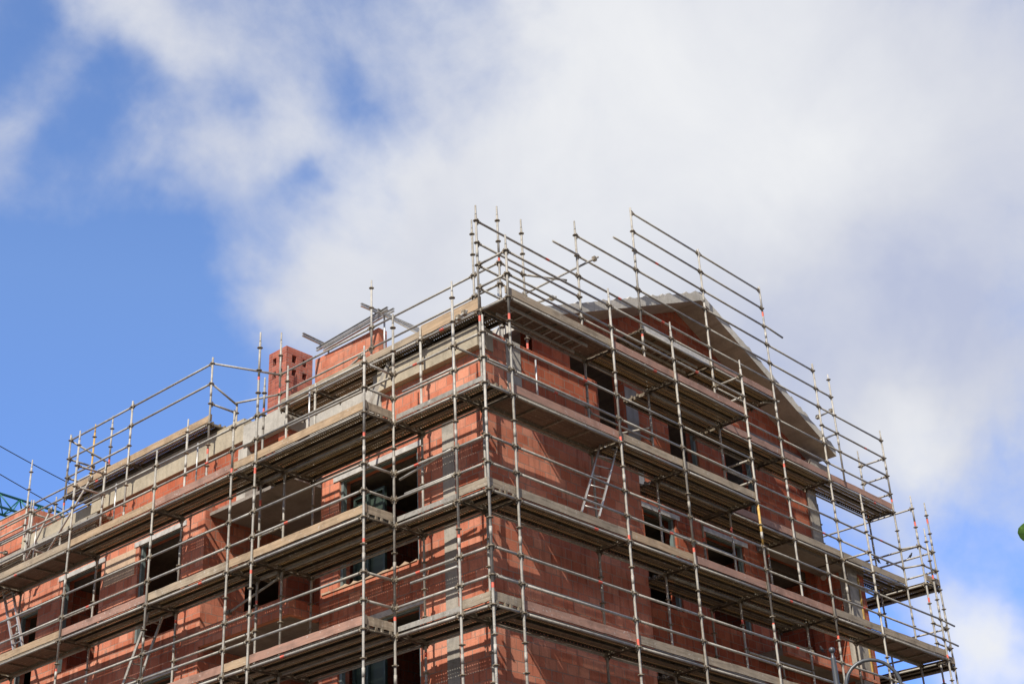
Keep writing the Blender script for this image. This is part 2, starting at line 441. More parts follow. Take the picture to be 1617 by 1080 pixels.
# ------------------------------------------------------------------ LEFT FACADE SCAFFOLD
W3 = ('wood_grey', 'wood_tan', 'wood_pink')
SL = thing('scaffold', 'grey steel scaffold with plank decks along the whole sunlit left facade', 'scaffold', (-.73, 2.3, 0))
LY = [2.3, 5.37, 6.1, 8.67, 11.74, 14.81, 17.88, 20.95]
for y, t in zip(LY, (14.35, 15.85, 14.35, 14.35, 15.85, 14.35, 14.35, 14.35)): pole(SL, -.73, y, t)
for y, t in zip(LY, (15.3, 15.35, 15.35, 15.3, 15.3, 15.3, 15.3, 14.3)):
    pole(SL, 0, y, t, 13.78 if False else 0)
pole(SL, .73, 2.3, 15.3); pole(SL, .73, 5.37, 15.2)
bcol = {(0, 13): 'wood_tan', (2, 13): 'wood_pink', (3, 13): 'wood_tan', (4, 13): 'wood_grey', (5, 13): 'wood_grey',
        (0, 11): 'wood_tan', (2, 11): 'wood_grey', (3, 11): 'wood_pink', (4, 11): 'wood_tan',
        (0, 9): 'wood_pink', (1, 9): 'wood_tan', (2, 9): 'wood_pink'}
for z in (9, 11, 13):
    for i in range(len(LY)-1):
        a, b_ = LY[i], LY[i+1]
        P, Q = (-.73, a, z), (-.73, b_, z)
        rail(SL, P, Q, 'ledger'); 
        if i < 6: rail(SL, (0, a, z), (0, b_, z), 'ledger', var=0)
        for dz in (.5, 1.0): rail(SL, (-.73, a, z+dz), (-.73, b_, z+dz))
        hat = (i == 4 and z in (11, 13))
        if hat: hatch_deck(SL, P, Q, (1, 0, 0), ladder=False)
        else:
            for off in (.20, .53): plank(SL, P, Q, (off, 0, 0))
        if i in (0, 1):
            for off in (.90, 1.24) if i == 0 else (.90,): plank(SL, P, Q, (off, 0, 0), .32)
        if i != 1: board(SL, (-.69, a+.02, z), (-.69, b_-.02, z), bcol.get((i, z), W3[(i+int(z)) % 2]), ext=.03)
        else: board(SL, (-.69, a, z), (-.69, b_, z), 'wood_tan')
    for y in LY:
        rail(SL, (-.73, y, z), (0, y, z), 'transom', var=0)
    # return end of the stepped-out bay
    for dz in (.5, 1.0): rail(SL, (-.73, 2.3, z+dz), (0, 2.3, z+dz), var=0)
    board(SL, (-.70, 2.33, z), (-.02, 2.33, z), 'wood_grey')
    rail(SL, (0, 2.3, z), (.73, 2.3, z), 'transom', var=0); rail(SL, (0, 5.37, z), (.73, 5.37, z), 'transom', var=0)
    rail(SL, (.73, 2.3, z), (.73, 5.37, z), 'ledger', var=0)
# end rails and inner rails over the top deck
for y in (11.74,): 
    for z in (15, 14.5): rail(SL, (-.73, y, z), (0, y, z), var=0)
rail(SL, (0, 8.67, 11.95), (0, 11.74, 11.95)); rail(SL, (0, 6.1, 10.0), (0, 8.67, 10.0)); rail(SL, (0, 2.3, 13.97), (0, 5.37, 13.97))
rail(SL, (0, 11.74, 11.9), (0, 14.81, 11.9)); rail(SL, (0, 5.37, 11.9), (0, 6.1, 11.9))
rail(SL, (-.73, 2.3, 14.95-.95+.02), (0, 2.3, 14.02), var=0) if False else None
# white galvanised intermediate toe board posts
bm = None
for y, x in ((3.9, -.66), (7.35, -.66), (10.2, -.66), (13.3, -.66)):
    bm = bmesh.new(); tube(bm, [(x, y, 13.05), (x, y, 14.1)], .017, 8); part('board_post', bm, 'tube_new', SL)
tubes('brace', SL, [(at(357, 970, 'x', .03), at(446, 908, 'x', .03))])

# ------------------------------------------------------------------ CORNER SCAFFOLD
SC = thing('scaffold', 'tall scaffold tower wrapping the near corner of the brick building', 'scaffold', (0, 0, 0))
pole(SC, 0, 0, 14.35); pole(SC, 0, .73, 15.35); pole(SC, .73, 0, 16.35); pole(SC, .73, .73, 17.35)
for z in (9, 11, 13):
    for dz in (.5, 1.0):
        rail(SC, (0, 0, z+dz), (.73, 0, z+dz)); rail(SC, (0, 0, z+dz), (0, .73, z+dz)); rail(SC, (0, .73, z+dz), (0, 2.3, z+dz))
    rail(SC, (0, 0, z), (.73, 0, z), 'ledger'); rail(SC, (0, 0, z), (0, .73, z), 'ledger'); rail(SC, (0, .73, z), (0, 2.3, z), 'ledger')
    rail(SC, (0, .73, z), (.73, .73, z), 'transom', var=0); rail(SC, (.73, 0, z), (.73, .73, z), 'transom', var=0)
    rail(SC, (.73, .73, z), (.73, 2.3, z), 'ledger', var=0)
    for off in (.20, .53):
        plank(SC, (0, .73, z), (0, 2.3, z), (off, 0, 0)); plank(SC, (0, 0, z), (0, .73, z), (off, 0, 0))
    if z != 13:
        board(SC, (.03, .04, z), (.70, .04, z), 'wood_grey'); board(SC, (.03, .03, z), (.03, .74, z), 'wood_grey')
    # steel toe plate along the short bay
    bm = bmesh.new(); box(bm, .02, .035, .78 if z != 13 else .05, 2.25, z+.08, z+.17)
    part('toe_plate', bm, 'tube', SC)
rail(SC, (.05, .9, 12.05), (.05, 2.2, 11.88), heads=False); rail(SC, (.0, .78, 9.85), (.0, 1.9, 9.85), heads=False)
rail(SC, (.05, .8, 13.6), (.05, 2.1, 13.6), heads=False); rail(SC, (.03, .78, 11.55), (.03, 2.05, 11.55), heads=False)
for z in (13.95, 14.0, 15.0, 15.5, 16.0): 
    if z >= 15: rail(SC, (.73, 0, z), (.73, .73, z), var=0)
rail(SC, (0, .73, 14.0), (.73, .73, 14.0), var=0)
tubes('brace', SC, [((.05, .7, 14.55), (.35, .70, 14.85))])
bm = bmesh.new(); tube(bm, [(.06, .8, 12.9), (.06, .8, 14.9)], .02, 8); part('pole', bm, 'tube_new', SC)

# ------------------------------------------------------------------ RIGHT FACADE SCAFFOLD
SR = thing('scaffold', 'grey steel scaffold climbing the gabled right facade up to the roof edge', 'scaffold', (3.8, 0, 0))
RX = [.73, 3.8, 5.87, 8.44, 11.01, 13.08, 16.15]
for x, t in zip(RX[1:], (16.4, 16.4, 16.4, 12.45, 14.45, 14.35)): pole(SR, x, 0, t, var='rust' if x == 8.44 and False else None)
for x, t in zip(RX[1:], (18.35, 19.62, 19.62, 19.62, 18.2, 17.3)): pole(SR, x, .73, t, 0, t in (18.35, 17.3))
for x in (5.87, 8.44, 11.01): pole(SR, x, 1.46, 13.1, 0, False)
pole(SR, 16.15, 1.46, 16.95); pole(SR, 13.81, .73, 18.15, 15.2)
pole(SR, 14.25, 1.82, 15.05, 13.0)
def bay(par, i, z, y, ps, bmat, toe=True):
    a, b_ = (RX[i], y, z), (RX[i+1], y, z)
    rail(par, a, b_, 'ledger'); rail(par, (a[0], y+.73, z), (b_[0], y+.73, z), 'ledger', var=0)
    if ps == 'hatch': hatch_deck(par, a, b_, (0, 1, 0), ladder=(z > 14))
    elif ps == 'plainhatch': hatch_deck(par, a, b_, (0, 1, 0), ladder=False)
    elif ps:
        for off in (.20, .53): plank(par, a, b_, (0, off, 0))
    if toe: board(par, (a[0], y+.045, z), (b_[0], y+.045, z), bmat, ext=.02)
for z in (9, 11, 13, 15):
    n = 6 if z <= 11 else 3
    for i in range(n):
        kind = 'p'
        if i == 0 and z == 15: kind = 'hatch'
        if i == 0 and z == 13: kind = 'plainhatch'
        if i == 5 and z == 11: kind = 'plainhatch'
        mat = {(0, 13): 'wood_pink', (0, 15): 'wood_grey', (1, 15): 'wood_pink', (2, 15): 'wood_pink', (1, 13): 'wood_grey', (2, 13): 'wood_grey',
               (0, 9): 'wood_pink', (3, 11): 'wood_pink', (1, 11): 'wood_tan', (2, 11): 'wood_pink'}.get((i, z), 'wood_grey')
        bay(SR, i, z, 0, kind, mat)
        for dz in (.5, 1.0): rail(SR, (RX[i], 0, z+dz), (RX[i+1], 0, z+dz))
        if i in (2, 3) and z <= 15 and not (z == 15 and i == 3):
            for off in (.92, 1.26): plank(SR, (RX[i], 0, z), (RX[i+1], 0, z), (0, off, 0))
    for x in RX[1:n+1]:
        rail(SR, (x, 0, z), (x, .73, z), 'transom', var=0)
        if 5 < x < 12 and z < 15: rail(SR, (x, .73, z), (x, 1.46, z), 'transom', var=0)
for z in (13.5, 14, 15.5, 16): rail(SR, (8.44, 0, z), (8.44, .73, z), var=0)
rail(SR, (5.87, .73, 14.2), (5.87, 1.6, 14.35), heads=False, var=0)
rail(SR, (13.08, 0, 13), (13.08, .73, 13), var=0)
# set-back decks of the gable
for z in (13, 15):
    for i in (3, 4, 5):
        bay(SR, i, z, .73, 'p', 'wood_pink' if z == 15 or i == 3 else 'wood_grey')
        for dz in (.5, 1.0): rail(SR, (RX[i], .73, z+dz), (RX[i+1], .73, z+dz))
        rail(SR, (RX[i+1], .73, z), (RX[i+1], 1.46, z), 'transom', var=0)
bay(SR, 2, 16.5, .73, 'hatch', 'wood_grey', False); bay(SR, 3, 16.5, .73, 'p', 'wood_pink')
for x in (5.87, 8.44, 11.01): rail(SR, (x, .73, 16.5), (x, 1.46, 16.5), 'transom', var=0)
bm = bmesh.new(); box(bm, 5.9, 8.42, .755, .785, 16.55, 16.68); part('toe_board', bm, 'white', SR)
def rr(x0, x1, z): rail(SR, (x0, .73, z), (x1, .73, z))
up_r = {2: (17, 16.5, 16, 15.5), 3: ()}
for z in (17, 16.5, 16, 15.5): rr(.73, 3.8, z)
for z in (18, 17.5, 17, 16): rr(3.8, 5.87, z)
for z in (19.5, 19, 18.5, 18, 17.5, 17): rr(5.87, 8.44, z); rr(8.44, 11.01, z)
for z in (18, 17.5, 17): rr(11.01, 13.08, z)
for z in (17, 16.5): rr(13.08, 16.15, z)
rail(SR, (13.08, .73, 17.5), (13.81, .73, 17.5)); rail(SR, (13.08, .73, 18.0), (13.4, .73, 17.92), heads=False) if False else None
# overhanging double rails
rail(SR, (3.0, .70, 17.5), (3.8, .70, 17.5), heads=False, var=0); rail(SR, (5.1, .70, 18.5), (5.87, .70, 18.5), heads=False, var=0)
rail(SR, (11.01, .70, 18.5), (11.75, .70, 18.45), heads=False, var=0)
rail(SR, (16.15, .73, 16.5), (16.15, 1.46, 16.5), var=0); rail(SR, (16.15, .73, 16.0), (16.15, 1.46, 16.0), var=0)
rail(SR, (16.15, .73, 15.5), (16.15, 1.46, 15.5), var=0)
tubes('brace', SR, [((13.0, .8, 16.7), (13.9, .8, 17.2)), ((13.05, .8, 16.1), (14.0, .8, 16.6)), (at(1183, 638, 'y', 1.3), at(1231, 634, 'y', .66))])
rail(SR, (5.87, .73, 12.0), (8.44, .73, 12.0)); rail(SR, (8.44, .73, 9.95), (11.01, .73, 9.95)); rail(SR, (.73, .73, 9.9), (3.8, .73, 9.9))
rail(SR, (11.01, .04, 12.03), (13.08, .04, 11.95), heads=False); rail(SR, (.73, .73, 14.0), (3.8, .73, 14.0)); rail(SR, (3.8, .73, 13.9), (5.87, .73, 13.9))
bm = bmesh.new(); tube(bm, [(1.5, .08, 13.05), (1.5, .08, 14.0)], .017, 8); part('board_post', bm, 'tube_new', SR)

bm = bmesh.new(); tube(bm, [(8.44, 0, 12.05), (8.44, 0, 12.95)], TR*1.06, 10); part('rusty_sleeve', bm, 'rusty', SR)
# ------------------------------------------------------------------ SCAFFOLD ROUND THE FAR GABLE END
SS = thing('scaffold', 'narrow scaffold standing free against the sky past the right end wall', 'scaffold', (16.29, .28, 0))
for x, y, t in ((16.29, .28, 15.35), (17.01, .27, 15.35), (16.29, 3.35, 15.35), (17.01, 3.35, 15.3), (16.29, 6.42, 14.3), (17.01, 6.42, 14.3)): pole(SS, x, y, t)
for z in (9, 11, 13):
    for y0 in (.28, 3.35):
        for off in (.2, .53): plank(SS, (16.29, y0, z), (16.29, y0+3.07, z), (off, 0, 0))
        for x in (16.29, 17.01): rail(SS, (x, y0, z), (x, y0+3.07, z), 'ledger')
        for dz in (.5, 1.0): rail(SS, (17.01, y0, z+dz), (17.01, y0+3.07, z+dz))
        board(SS, (16.95, y0, z), (16.95, y0+3.07, z), 'wood_grey')
    for y in (.28, 3.35, 6.42): rail(SS, (16.29, y, z), (17.01, y, z), 'transom', var=0)
    for dz in (.5, 1.0): rail(SS, (16.29, .28, z+dz), (17.01, .28, z+dz), var=0); rail(SS, (16.15, 0, z-2+dz+.0), (16.95, .05, z-2+dz), heads=False, var=0)
    board(SS, (16.3, .25, z), (17.0, .25, z), 'wood_grey')
for x in (16.29,): rail(SS, (x, .28, 15), (x, 3.35, 15)); rail(SS, (x, .28, 14), (x, 3.35, 14)); rail(SS, (x, 3.35, 15), (x, 6.42, 15))
rail(SS, (16.15, .73, 14), (16.29, .28, 14), heads=False, var=0); rail(SS, (16.15, .73, 13.5), (16.29, .28, 13.5), heads=False, var=0)
tubes('brace', SS, [((16.25, 3.3, 15.6), (16.35, 5.2, 13.2))])

# ------------------------------------------------------------------ ROOF TOP CORNER SCAFFOLD
ST = thing('scaffold', 'bare rooftop scaffold of poles and twin rails set back above the corner', 'scaffold', (2.2, 2.2, 15.0))
for x, y, t in ((2.2, 2.2, 18.35), (2.2, 1.48, 18.35), (2.93, 1.47, 18.35), (2.2, 5.27, 18.2), (2.2, 8.34, 18.1)): pole(ST, x, y, t, 15.0)
for z in (17.0, 16.5):
    rail(ST, (2.2, 2.2, z), (2.2, 5.27, z)); rail(ST, (2.2, 5.27, z), (2.2, 8.34, z)); rail(ST, (2.2, 1.48, z), (2.2, 2.2, z))
    rail(ST, (2.2, 1.48, z), (2.93, 1.47, z))
rail(ST, (2.93, 1.47, 17.0), (3.75, 1.0, 17.0), heads=False, var=0)
for sg in (((2.1, 2.6, 15.9), (4.3, .55, 17.6)), ((2.2, 3.3, 16.1), (3.5, 1.1, 16.55)), (at(574, 559, 'x', 1.5), at(538, 592, 'x', 1.5))): tubes('brace', ST, [sg])
bm = bmesh.new(); tube(bm, [(2.6, 1.9, 15.4), (2.6, 1.9, 17.0)], .018, 8); part('pole', bm, 'tube_new', ST)

# ------------------------------------------------------------------ UPPER LEFT TERRACE SCAFFOLD
SU = thing('scaffold', 'upper scaffold deck with high guard rails over the pale concrete band at left', 'scaffold', (.73, 8.92, 13.3))
for x, y, t in ((.73, 8.92, 17.15), (.73, 11.98, 17.15), (.73, 14.58, 17.15)): pole(SU, x, y, t, 13.32, False)
pole(SU, 1.46, 8.92, 16.25, 13.32, False); pole(SU, 1.66, 14.25, 17.85, 13.32); pole(SU, 1.62, 14.96, 17.85, 13.32, var='rust')
for a, b_ in ((8.92, 11.98), (11.98, 14.58)):
    rail(SU, (.73, a, 17), (.73, b_, 17)); rail(SU, (.73, a, 16.5), (.73, b_, 16.5))
    for off in (.2, .53): plank(SU, (.73, a, 15.5), (.73, b_, 15.5), (off, 0, 0))
    rail(SU, (.73, a, 15.5), (.73, b_, 15.5), 'ledger')
    board(SU, (.78, a, 15.5), (.78, b_, 15.5), 'wood_tan', h=.16) if a > 11 else board(SU, (.78, a, 15.5), (.78, b_, 15.5), 'wood_tan', h=.16)
rail(SU, (.73, 11.98, 16), (.73, 14.58, 16))
for y in (8.92, 11.98, 14.58): rail(SU, (.73, y, 15.5), (1.46, y, 15.5), 'transom', var=0)
for z in (16.5, 16): rail(SU, (.73, 14.58, z), (1.5, 14.58, z), var=0)
rail(SU, (.73, 14.58, 17), (1.66, 14.25, 16.55), heads=False, var=0)
rail(SU, (.73, 8.92, 16.5), (1.46, 8.92, 16.2), heads=False, var=0); rail(SU, (.73, 8.92, 16.0), (1.46, 8.92, 16.0), var=0)
rail(SU, (.73, 8.92, 17), (2.2, 8.34, 17), heads=False, var=0); rail(SU, (1.4, 8.9, 16.22), (2.2, 8.34, 16.5), heads=False, var=0)

# deck over the upper terrace near the corner (rests on the cornice)
SD = thing('scaffold', 'single scaffold deck with brown toe board just above the left cornice', 'scaffold', (.73, .73, 15.0))
for a, b_ in ((.73, 2.3), (2.3, 5.37), (5.37, 6.5)):
    rail(SD, (.73, a, 15), (.73, b_, 15), 'ledger')
    for off in (.2, .53): plank(SD, (.73, a, 15), (.73, b_, 15), (off, 0, 0))
    board(SD, (.775, a, 15), (.775, b_, 15), 'wood_tan' if a < 2 else 'wood_grey', h=.24 if a < 2 else .14)
for y in (.73, 2.3, 5.37, 6.5): rail(SD, (.73, y, 15), (1.46, y, 15), 'transom', var=0)

# ------------------------------------------------------------------ FAR LEFT SCAFFOLD
SF = thing('scaffold', 'jumble of low scaffold rails and short poles at the far left roof edge', 'scaffold', (1.66, 17.96, 13.3))
for x, y, t in ((1.66, 17.96, 17.85), (.73, 12.9, 15.85), (.73, 16.0, 15.85), (1.46, 16.2, 16.2), (.3, 15.4, 14.9), (.0, 19.2, 15.4), (1.3, 19.4, 15.6)): pole(SF, x, y, t, 13.32)
rail(SF, (1.66, 14.3, 16.5), (1.66, 17.96, 16.5)); rail(SF, (1.66, 17.96, 16.5), (1.66, 21.0, 16.5))
rail(SF, (1.66, 17.96, 16.0), (1.66, 21.0, 16.0)); rail(SF, (.73, 12.9, 15.5), (.73, 16.0, 15.5)); rail(SF, (.73, 12.9, 15.0), (.73, 16.0, 15.0))
rail(SF, (.73, 16.0, 15.5), (.73, 19.3, 15.5)); rail(SF, (.73, 16.0, 15.5), (1.5, 16.1, 15.5)); rail(SF, (0, 14.81, 14.5), (0, 17.88, 14.5)); rail(SF, (0, 14.81, 15.0), (0, 17.88, 15.0))
rail(SF, (.73, 16.0, 14.5), (.73, 19.3, 14.5)); rail(SF, (0, 14.81, 14.1), (.73, 14.9, 14.1)); rail(SF, (-.1, 17.2, 14.3), (.8, 17.3, 14.5))
for a in ((.73, 12.9), (.73, 16.0)):
    for off in (.2, .53): plank(SF, (a[0], a[1], 14.5), (a[0], a[1]+3.1, 14.5), (off, 0, 0))
tubes('brace', SF, [((.1, 12.4, 15.2), (.1, 14.7, 13.2)), ((.2, 14.2, 15.0), (.2, 15.6, 13.3)), ((.4, 16.4, 14.5), (.4, 18.9, 15.3))])

for y, x, z1 in ((15.6, .9, 14.4), (18.2, .6, 14.5), (19.9, .4, 14.6)):
    bm = bmesh.new(); tube(bm, [(x, y, 13.32), (x, y, z1)], .02, 8); part('board_post', bm, 'tube_new', SF)
for y in (14.9, 17.3, 19.6): board(SF, (.15, y, 13.3), (.15, y+2.2, 13.3), 'wood_grey')
# ------------------------------------------------------------------ LADDERS
def ladder(p, q, wv, label, mat='tube_new'):
    p, q, wv = Vector(p), Vector(q), Vector(wv).normalized()*.36
    L = (q-p).length; d = (q-p).normalized()
    t = thing('ladder', label, 'ladder', p, 'site ladders')
    for s in (0, 1):
        bm = bmesh.new(); obox(bm, p+wv*s, q+wv*s, .028, .06, 0, d.cross(wv)); part('side_rail', bm, mat, t)
    k = .2
    while k < L:
        bm = bmesh.new(); tube(bm, [p+wv*.03+d*k, p+wv*.97+d*k], .014, 8); part('rung', bm, mat, t); k += .29
    return t
LADS = []
ladder(at(918, 809, 'y', .25), at(948, 700, 'y', .45), at(938, 814, 'y', .15)-at(918, 809, 'y', .25), 'aluminium ladder between two decks of the right facade')
ladder(at(22, 1027, 'x', -.35), at(4, 925, 'x', -.1), at(42, 1017, 'x', -.35)-at(22, 1027, 'x', -.35), 'leftmost ladder, light and steep, under the dark hatch deck')
ladder((-.5, 9.9, 9.1), (-.42, 9.0, 11.0), (0.9, .1, 0), 'lower left ladder partly cut off by the bottom edge', 'tube')
ladder((.25, 3.75, 13.1), (.9, 3.35, 15.0), (.5, .9, 0), 'slanting ladder before the grey pillar of the left upper storey', 'tube')

# ------------------------------------------------------------------ BUILDING
B = thing('brick_building', 'unfinished red clay block building with a gabled concrete roof, wrapped in scaffolds', 'building', (1.05, 1.0, 0))
def wallgrid(bm, ax, plane, thick, a0, a1, z0, z1, ops, topf=None, mi=0):
    """wall in plane ax=const, outer face at plane, going inwards by thick, with rectangular openings"""
    As = sorted({a0, a1, *[o[0] for o in ops], *[o[1] for o in ops]}); Zs = sorted({z0, z1, *[o[2] for o in ops], *[o[3] for o in ops]})
    As = [a for a in As if a0 <= a <= a1]; Zs = [z for z in Zs if z0 <= z <= z1]
    def solid(i, j):
        if not (0 <= i < len(As)-1 and 0 <= j < len(Zs)-1): return False
        a, z = (As[i]+As[i+1])/2, (Zs[j]+Zs[j+1])/2
        return not any(o[0] < a < o[1] and o[2] < z < o[3] for o in ops)
    def V(a, d, z): return bm.verts.new((plane+d, a, z) if ax == 'x' else (a, plane+d, z))
    def Q(l): bm.faces.new([V(*p) for p in l]).material_index = mi
    T = thick
    for i in range(len(As)-1):
        for j in range(len(Zs)-1):
            if not solid(i, j): continue
            a, b_, c, d = As[i], As[i+1], Zs[j], Zs[j+1]
            Q([(a, 0, c), (b_, 0, c), (b_, 0, d), (a, 0, d)]); Q([(a, T, c), (a, T, d), (b_, T, d), (b_, T, c)])
            if not solid(i-1, j): Q([(a, 0, c), (a, 0, d), (a, T, d), (a, T, c)])
            if not solid(i+1, j): Q([(b_, 0, c), (b_, T, c), (b_, T, d), (b_, 0, d)])
            if not solid(i, j-1): Q([(a, 0, c), (a, T, c), (b_, T, c), (b_, 0, c)])
            if not solid(i, j+1): Q([(a, 0, d), (b_, 0, d), (b_, T, d), (a, T, d)])
def W(ax, plane, a0, a1, z0, z1, ops=(), mat='block', T=.3, name='wall', label=None):
    bm = bmesh.new(); wallgrid(bm, ax, plane, T, a0, a1, z0, z1, list(ops))
    bmesh.ops.remove_doubles(bm, verts=bm.verts, dist=1e-4)
    return part(name, bm, mat, B, label)
FL = [1.4, 4.3, 7.2, 10.3, 13.2]        # storey floor levels (top of slab)
def stor(a, b_, lo, hi, only=None): return [(a, b_, f+lo, f+hi) for f in FL[:4]]
# left facade: corner part
W('x', 1.05, 1.0, 5.5, 0, 13.3, stor(2.75, 4.96, .45, 2.72))
# top storey of the corner part
W('x', 1.05, 1.0, 3.73, 13.3, 14.45, [])
# right facade, corner part (blank wall)
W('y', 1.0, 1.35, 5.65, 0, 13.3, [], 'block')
W('y', 1.0, 1.35, 1.72, 13.3, 14.9); W('y', 1.0, 2.13, 4.5, 13.3, 14.9, [], 'block_shaded')
def cbox(name, x0, x1, y0, y1, z0, z1, mat, label=None):
    bm = bmesh.new(); box(bm, x0, x1, y0, y1, z0, z1); return part(name, bm, mat, B, label)
cbox('column', 1.72, 2.13, .985, 1.3, 13.3, 14.9, 'concrete_pale'); cbox('column', 1.035, 1.3, 1.78, 2.08, 0, 13.3, 'concrete')
cbox('column', 1.035, 1.35, 3.73, 3.97, 13.3, 14.95, 'concrete_pale')
# cornice slab over the top storey
bm = bmesh.new(); box(bm, .90, 1.34, .97, 3.7, 14.45, 14.9); part('cornice', bm, 'concrete_warm', B)
# roof deck of the corner part
cbox('roof_slab', 2.3, 8.0, 3.72, 13.6, 14.6, 14.85, 'slab_shaded')  # dark slab colour stands for the black shade under the deck
cbox('wall', 3.9, 4.2, 3.7, 8.2, 13.1, 14.6, 'block_shaded')
# return wall of the step in the right facade and gabled part
W('x', 5.35, 1.3, 1.75, 0, 13.3, [], 'block_shaded')
rw = stor(6.72, 7.85, .6, 2.7) + stor(8.98, 10.45, .6, 2.7) + stor(11.4, 13.55, .1, 2.85)
W('y', 1.75, 5.65, 14.0, 0, 13.3, [o for o in rw], 'block_shaded')
bm = bmesh.new()   # gable wall
ops = [(4.6, 6.42, 13.35, 15.7), (7.95, 9.05, 13.8, 15.75), (10.13, 11.3, 13.8, 15.7)]
ops = [(4.6, 6.42, 13.35, 16.3), (7.95, 9.05, 13.8, 15.75), (10.13, 11.3, 13.8, 15.7)]
PK, PZ, SLP = 8.75, 18.47, .452
def rz(x): return PZ - abs(x-PK)*SLP
xs = sorted({3.4, 13.95, PK, *[o[0] for o in ops], *[o[1] for o in ops]})
for x0, x1 in zip(xs, xs[1:]):
    op = [o for o in ops if o[0] <= x0 and x1 <= o[1]]
    segs = [((13.3, 13.3), (op[0][2],)*2), ((op[0][3],)*2, (rz(x0)+.05, rz(x1)+.05))] if op else [((13.3, 13.3), (rz(x0)+.05, rz(x1)+.05))]
    for (a0, a1), (b0, b1) in segs:
        for yy in (1.75, 2.05): bm.faces.new([bm.verts.new(c) for c in ((x0, yy, a0), (x1, yy, a1), (x1, yy, b1), (x0, yy, b0))])
for a, b_, c, d in ops:
    for q in (((a, c), (a, d)), ((b_, c), (b_, d)), ((a, c), (b_, c)), ((a, d), (b_, d))):
        (p, z0), (q_, z1) = q
        bm.faces.new([bm.verts.new(v) for v in ((p, 1.75, z0), (q_, 1.75, z1), (q_, 2.05, z1), (p, 2.05, z0))])
bmesh.ops.remove_doubles(bm, verts=bm.verts, dist=1e-4)
part('gable_wall', bm, 'block_shaded', B)
cbox('wall', 6.43, 6.85, 1.735, 1.80, 13.32, 15.72, 'plaster', 'grey plastered strip beside the door opening')
cbox('column', 13.62, 14.03, 1.70, 2.1, 13.3, 15.5, 'concrete')
cbox('lintel', 11.2, 13.6, 1.72, 1.78, 16.0, 16.12, 'plaster')
bm = bmesh.new(); box(bm, .292, .4, 10.72, 11.88, 12.42, 13.02); part('plaster_patch', bm, 'buff', B)
rnd = random.Random(9)
bm = bmesh.new(); x = 2.8; prev = None
while x < 5.45:      # ragged mortar bed on top of the low wall under the wide opening
    zt = 10.752+rnd.uniform(0, .07); q = [bm.verts.new(c) for c in ((1.03, x, 10.751), (1.03, x, zt), (1.2, x, zt), (1.2, x, 10.751))]
    if prev:
        for k in range(4): bm.faces.new((prev[k], prev[(k+1)%4], q[(k+1)%4], q[k]))
    else: bm.faces.new(q)
    prev = q; x += rnd.uniform(.05, .14)
bm.faces.new(prev[::-1]); part('mortar_bed', bm, 'buff', B)
# roof: two thick sloping slabs
def roofslab(x0, z0, x1, z1, y0, y1, t=.22):
    bm = bmesh.new(); n = 60; rnd = random.Random(3)
    rows = []
    for i in range(n+1):
        f = i/n; x = x0+(x1-x0)*f; z = z0+(z1-z0)*f; j = rnd.choice((0, 0, 0, 0, .01, .015, .05))
        rows.append([bm.verts.new(c) for c in ((x, y0, z), (x, y0, z+t+j), (x, y1, z+t), (x, y1, z))])
    for a, b_ in zip(rows, rows[1:]):
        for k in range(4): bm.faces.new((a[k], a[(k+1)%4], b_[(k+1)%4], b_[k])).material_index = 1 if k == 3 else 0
    bm.faces.new(rows[0]); bm.faces.new(rows[-1][::-1])
    return part('roof', bm, ('roof_conc', 'roof_soffit'), B)
roofslab(2.9, rz(2.9), PK-.003, PZ, 1.0, 13)
roofslab(PK+.003, PZ, 14.1, rz(14.1), 1.0, 13)
cbox('eave_beam', 13.3, 14.15, 1.3, 13, 15.55, 15.86, 'concrete')
# left block that steps forward
win = stor(9.03, 10.6, .55, 2.75) + stor(12.0, 13.55, .55, 2.75) + stor(14.5, 15.3, .3, 2.3) + stor(16.3, 17.6, .3, 2.3)
W('x', .3, 8.28, 24, 0, 13.3, win)
W('y', 8.28, .6, 3.6, 0, 13.3, stor(1.4, 2.5, .05, 2.2), T=.25)
W('y', 5.2, 1.35, 3.6, 0, 13.3, [], 'block_shaded', T=.3)
W('x', 3.3, 5.5, 8.28, 0, 13.3, stor(6.2, 7.2, .05, 2.2), 'block_shaded', T=.3)
# upper wall behind the terrace with the pale concrete band
W('x', 1.05, 6.6, 13.49, 13.12, 14.87, [(6.9, 7.9, 13.3, 14.6)], 'block_shaded')
cbox('concrete_band', .97, 1.4, 8.0, 13.75, 14.87, 15.4, 'concrete_warm'); cbox('concrete_band', .95, 1.5, 6.55, 7.98, 14.7, 15.2, 'concrete_pale')
cbox('column', .98, 1.3, 7.86, 8.16, 13.3, 14.7, 'concrete_pale')
cbox('column', .98, 1.4, 13.5, 13.85, 13.3, 14.87, 'concrete')
cbox('concrete_band', .97, 1.4, 13.9, 22, 14.3, 14.85, 'concrete')
cbox('concrete_band', 1.2, 1.6, 13.88, 17.2, 14.86, 15.3, 'concrete_warm')
W('x', 1.05, 13.86, 22, 13.3, 14.3, [(15, 17.5, 13.3, 14.2), (18.5, 21, 13.3, 14.2)], 'block_shaded')
# slabs
for z in FL:
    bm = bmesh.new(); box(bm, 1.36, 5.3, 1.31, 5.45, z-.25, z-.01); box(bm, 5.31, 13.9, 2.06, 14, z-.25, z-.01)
    part('floor_slab', bm, 'slab_shaded', B)
    bm = bmesh.new(); box(bm, .61, 5.3, 8.54, 23.9, z-.25, z-.012); part('floor_slab', bm, 'slab_shaded', B)
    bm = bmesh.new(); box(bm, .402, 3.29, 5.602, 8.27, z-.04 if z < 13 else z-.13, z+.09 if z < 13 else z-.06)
    part('floor_slab', bm, 'soffit', B)
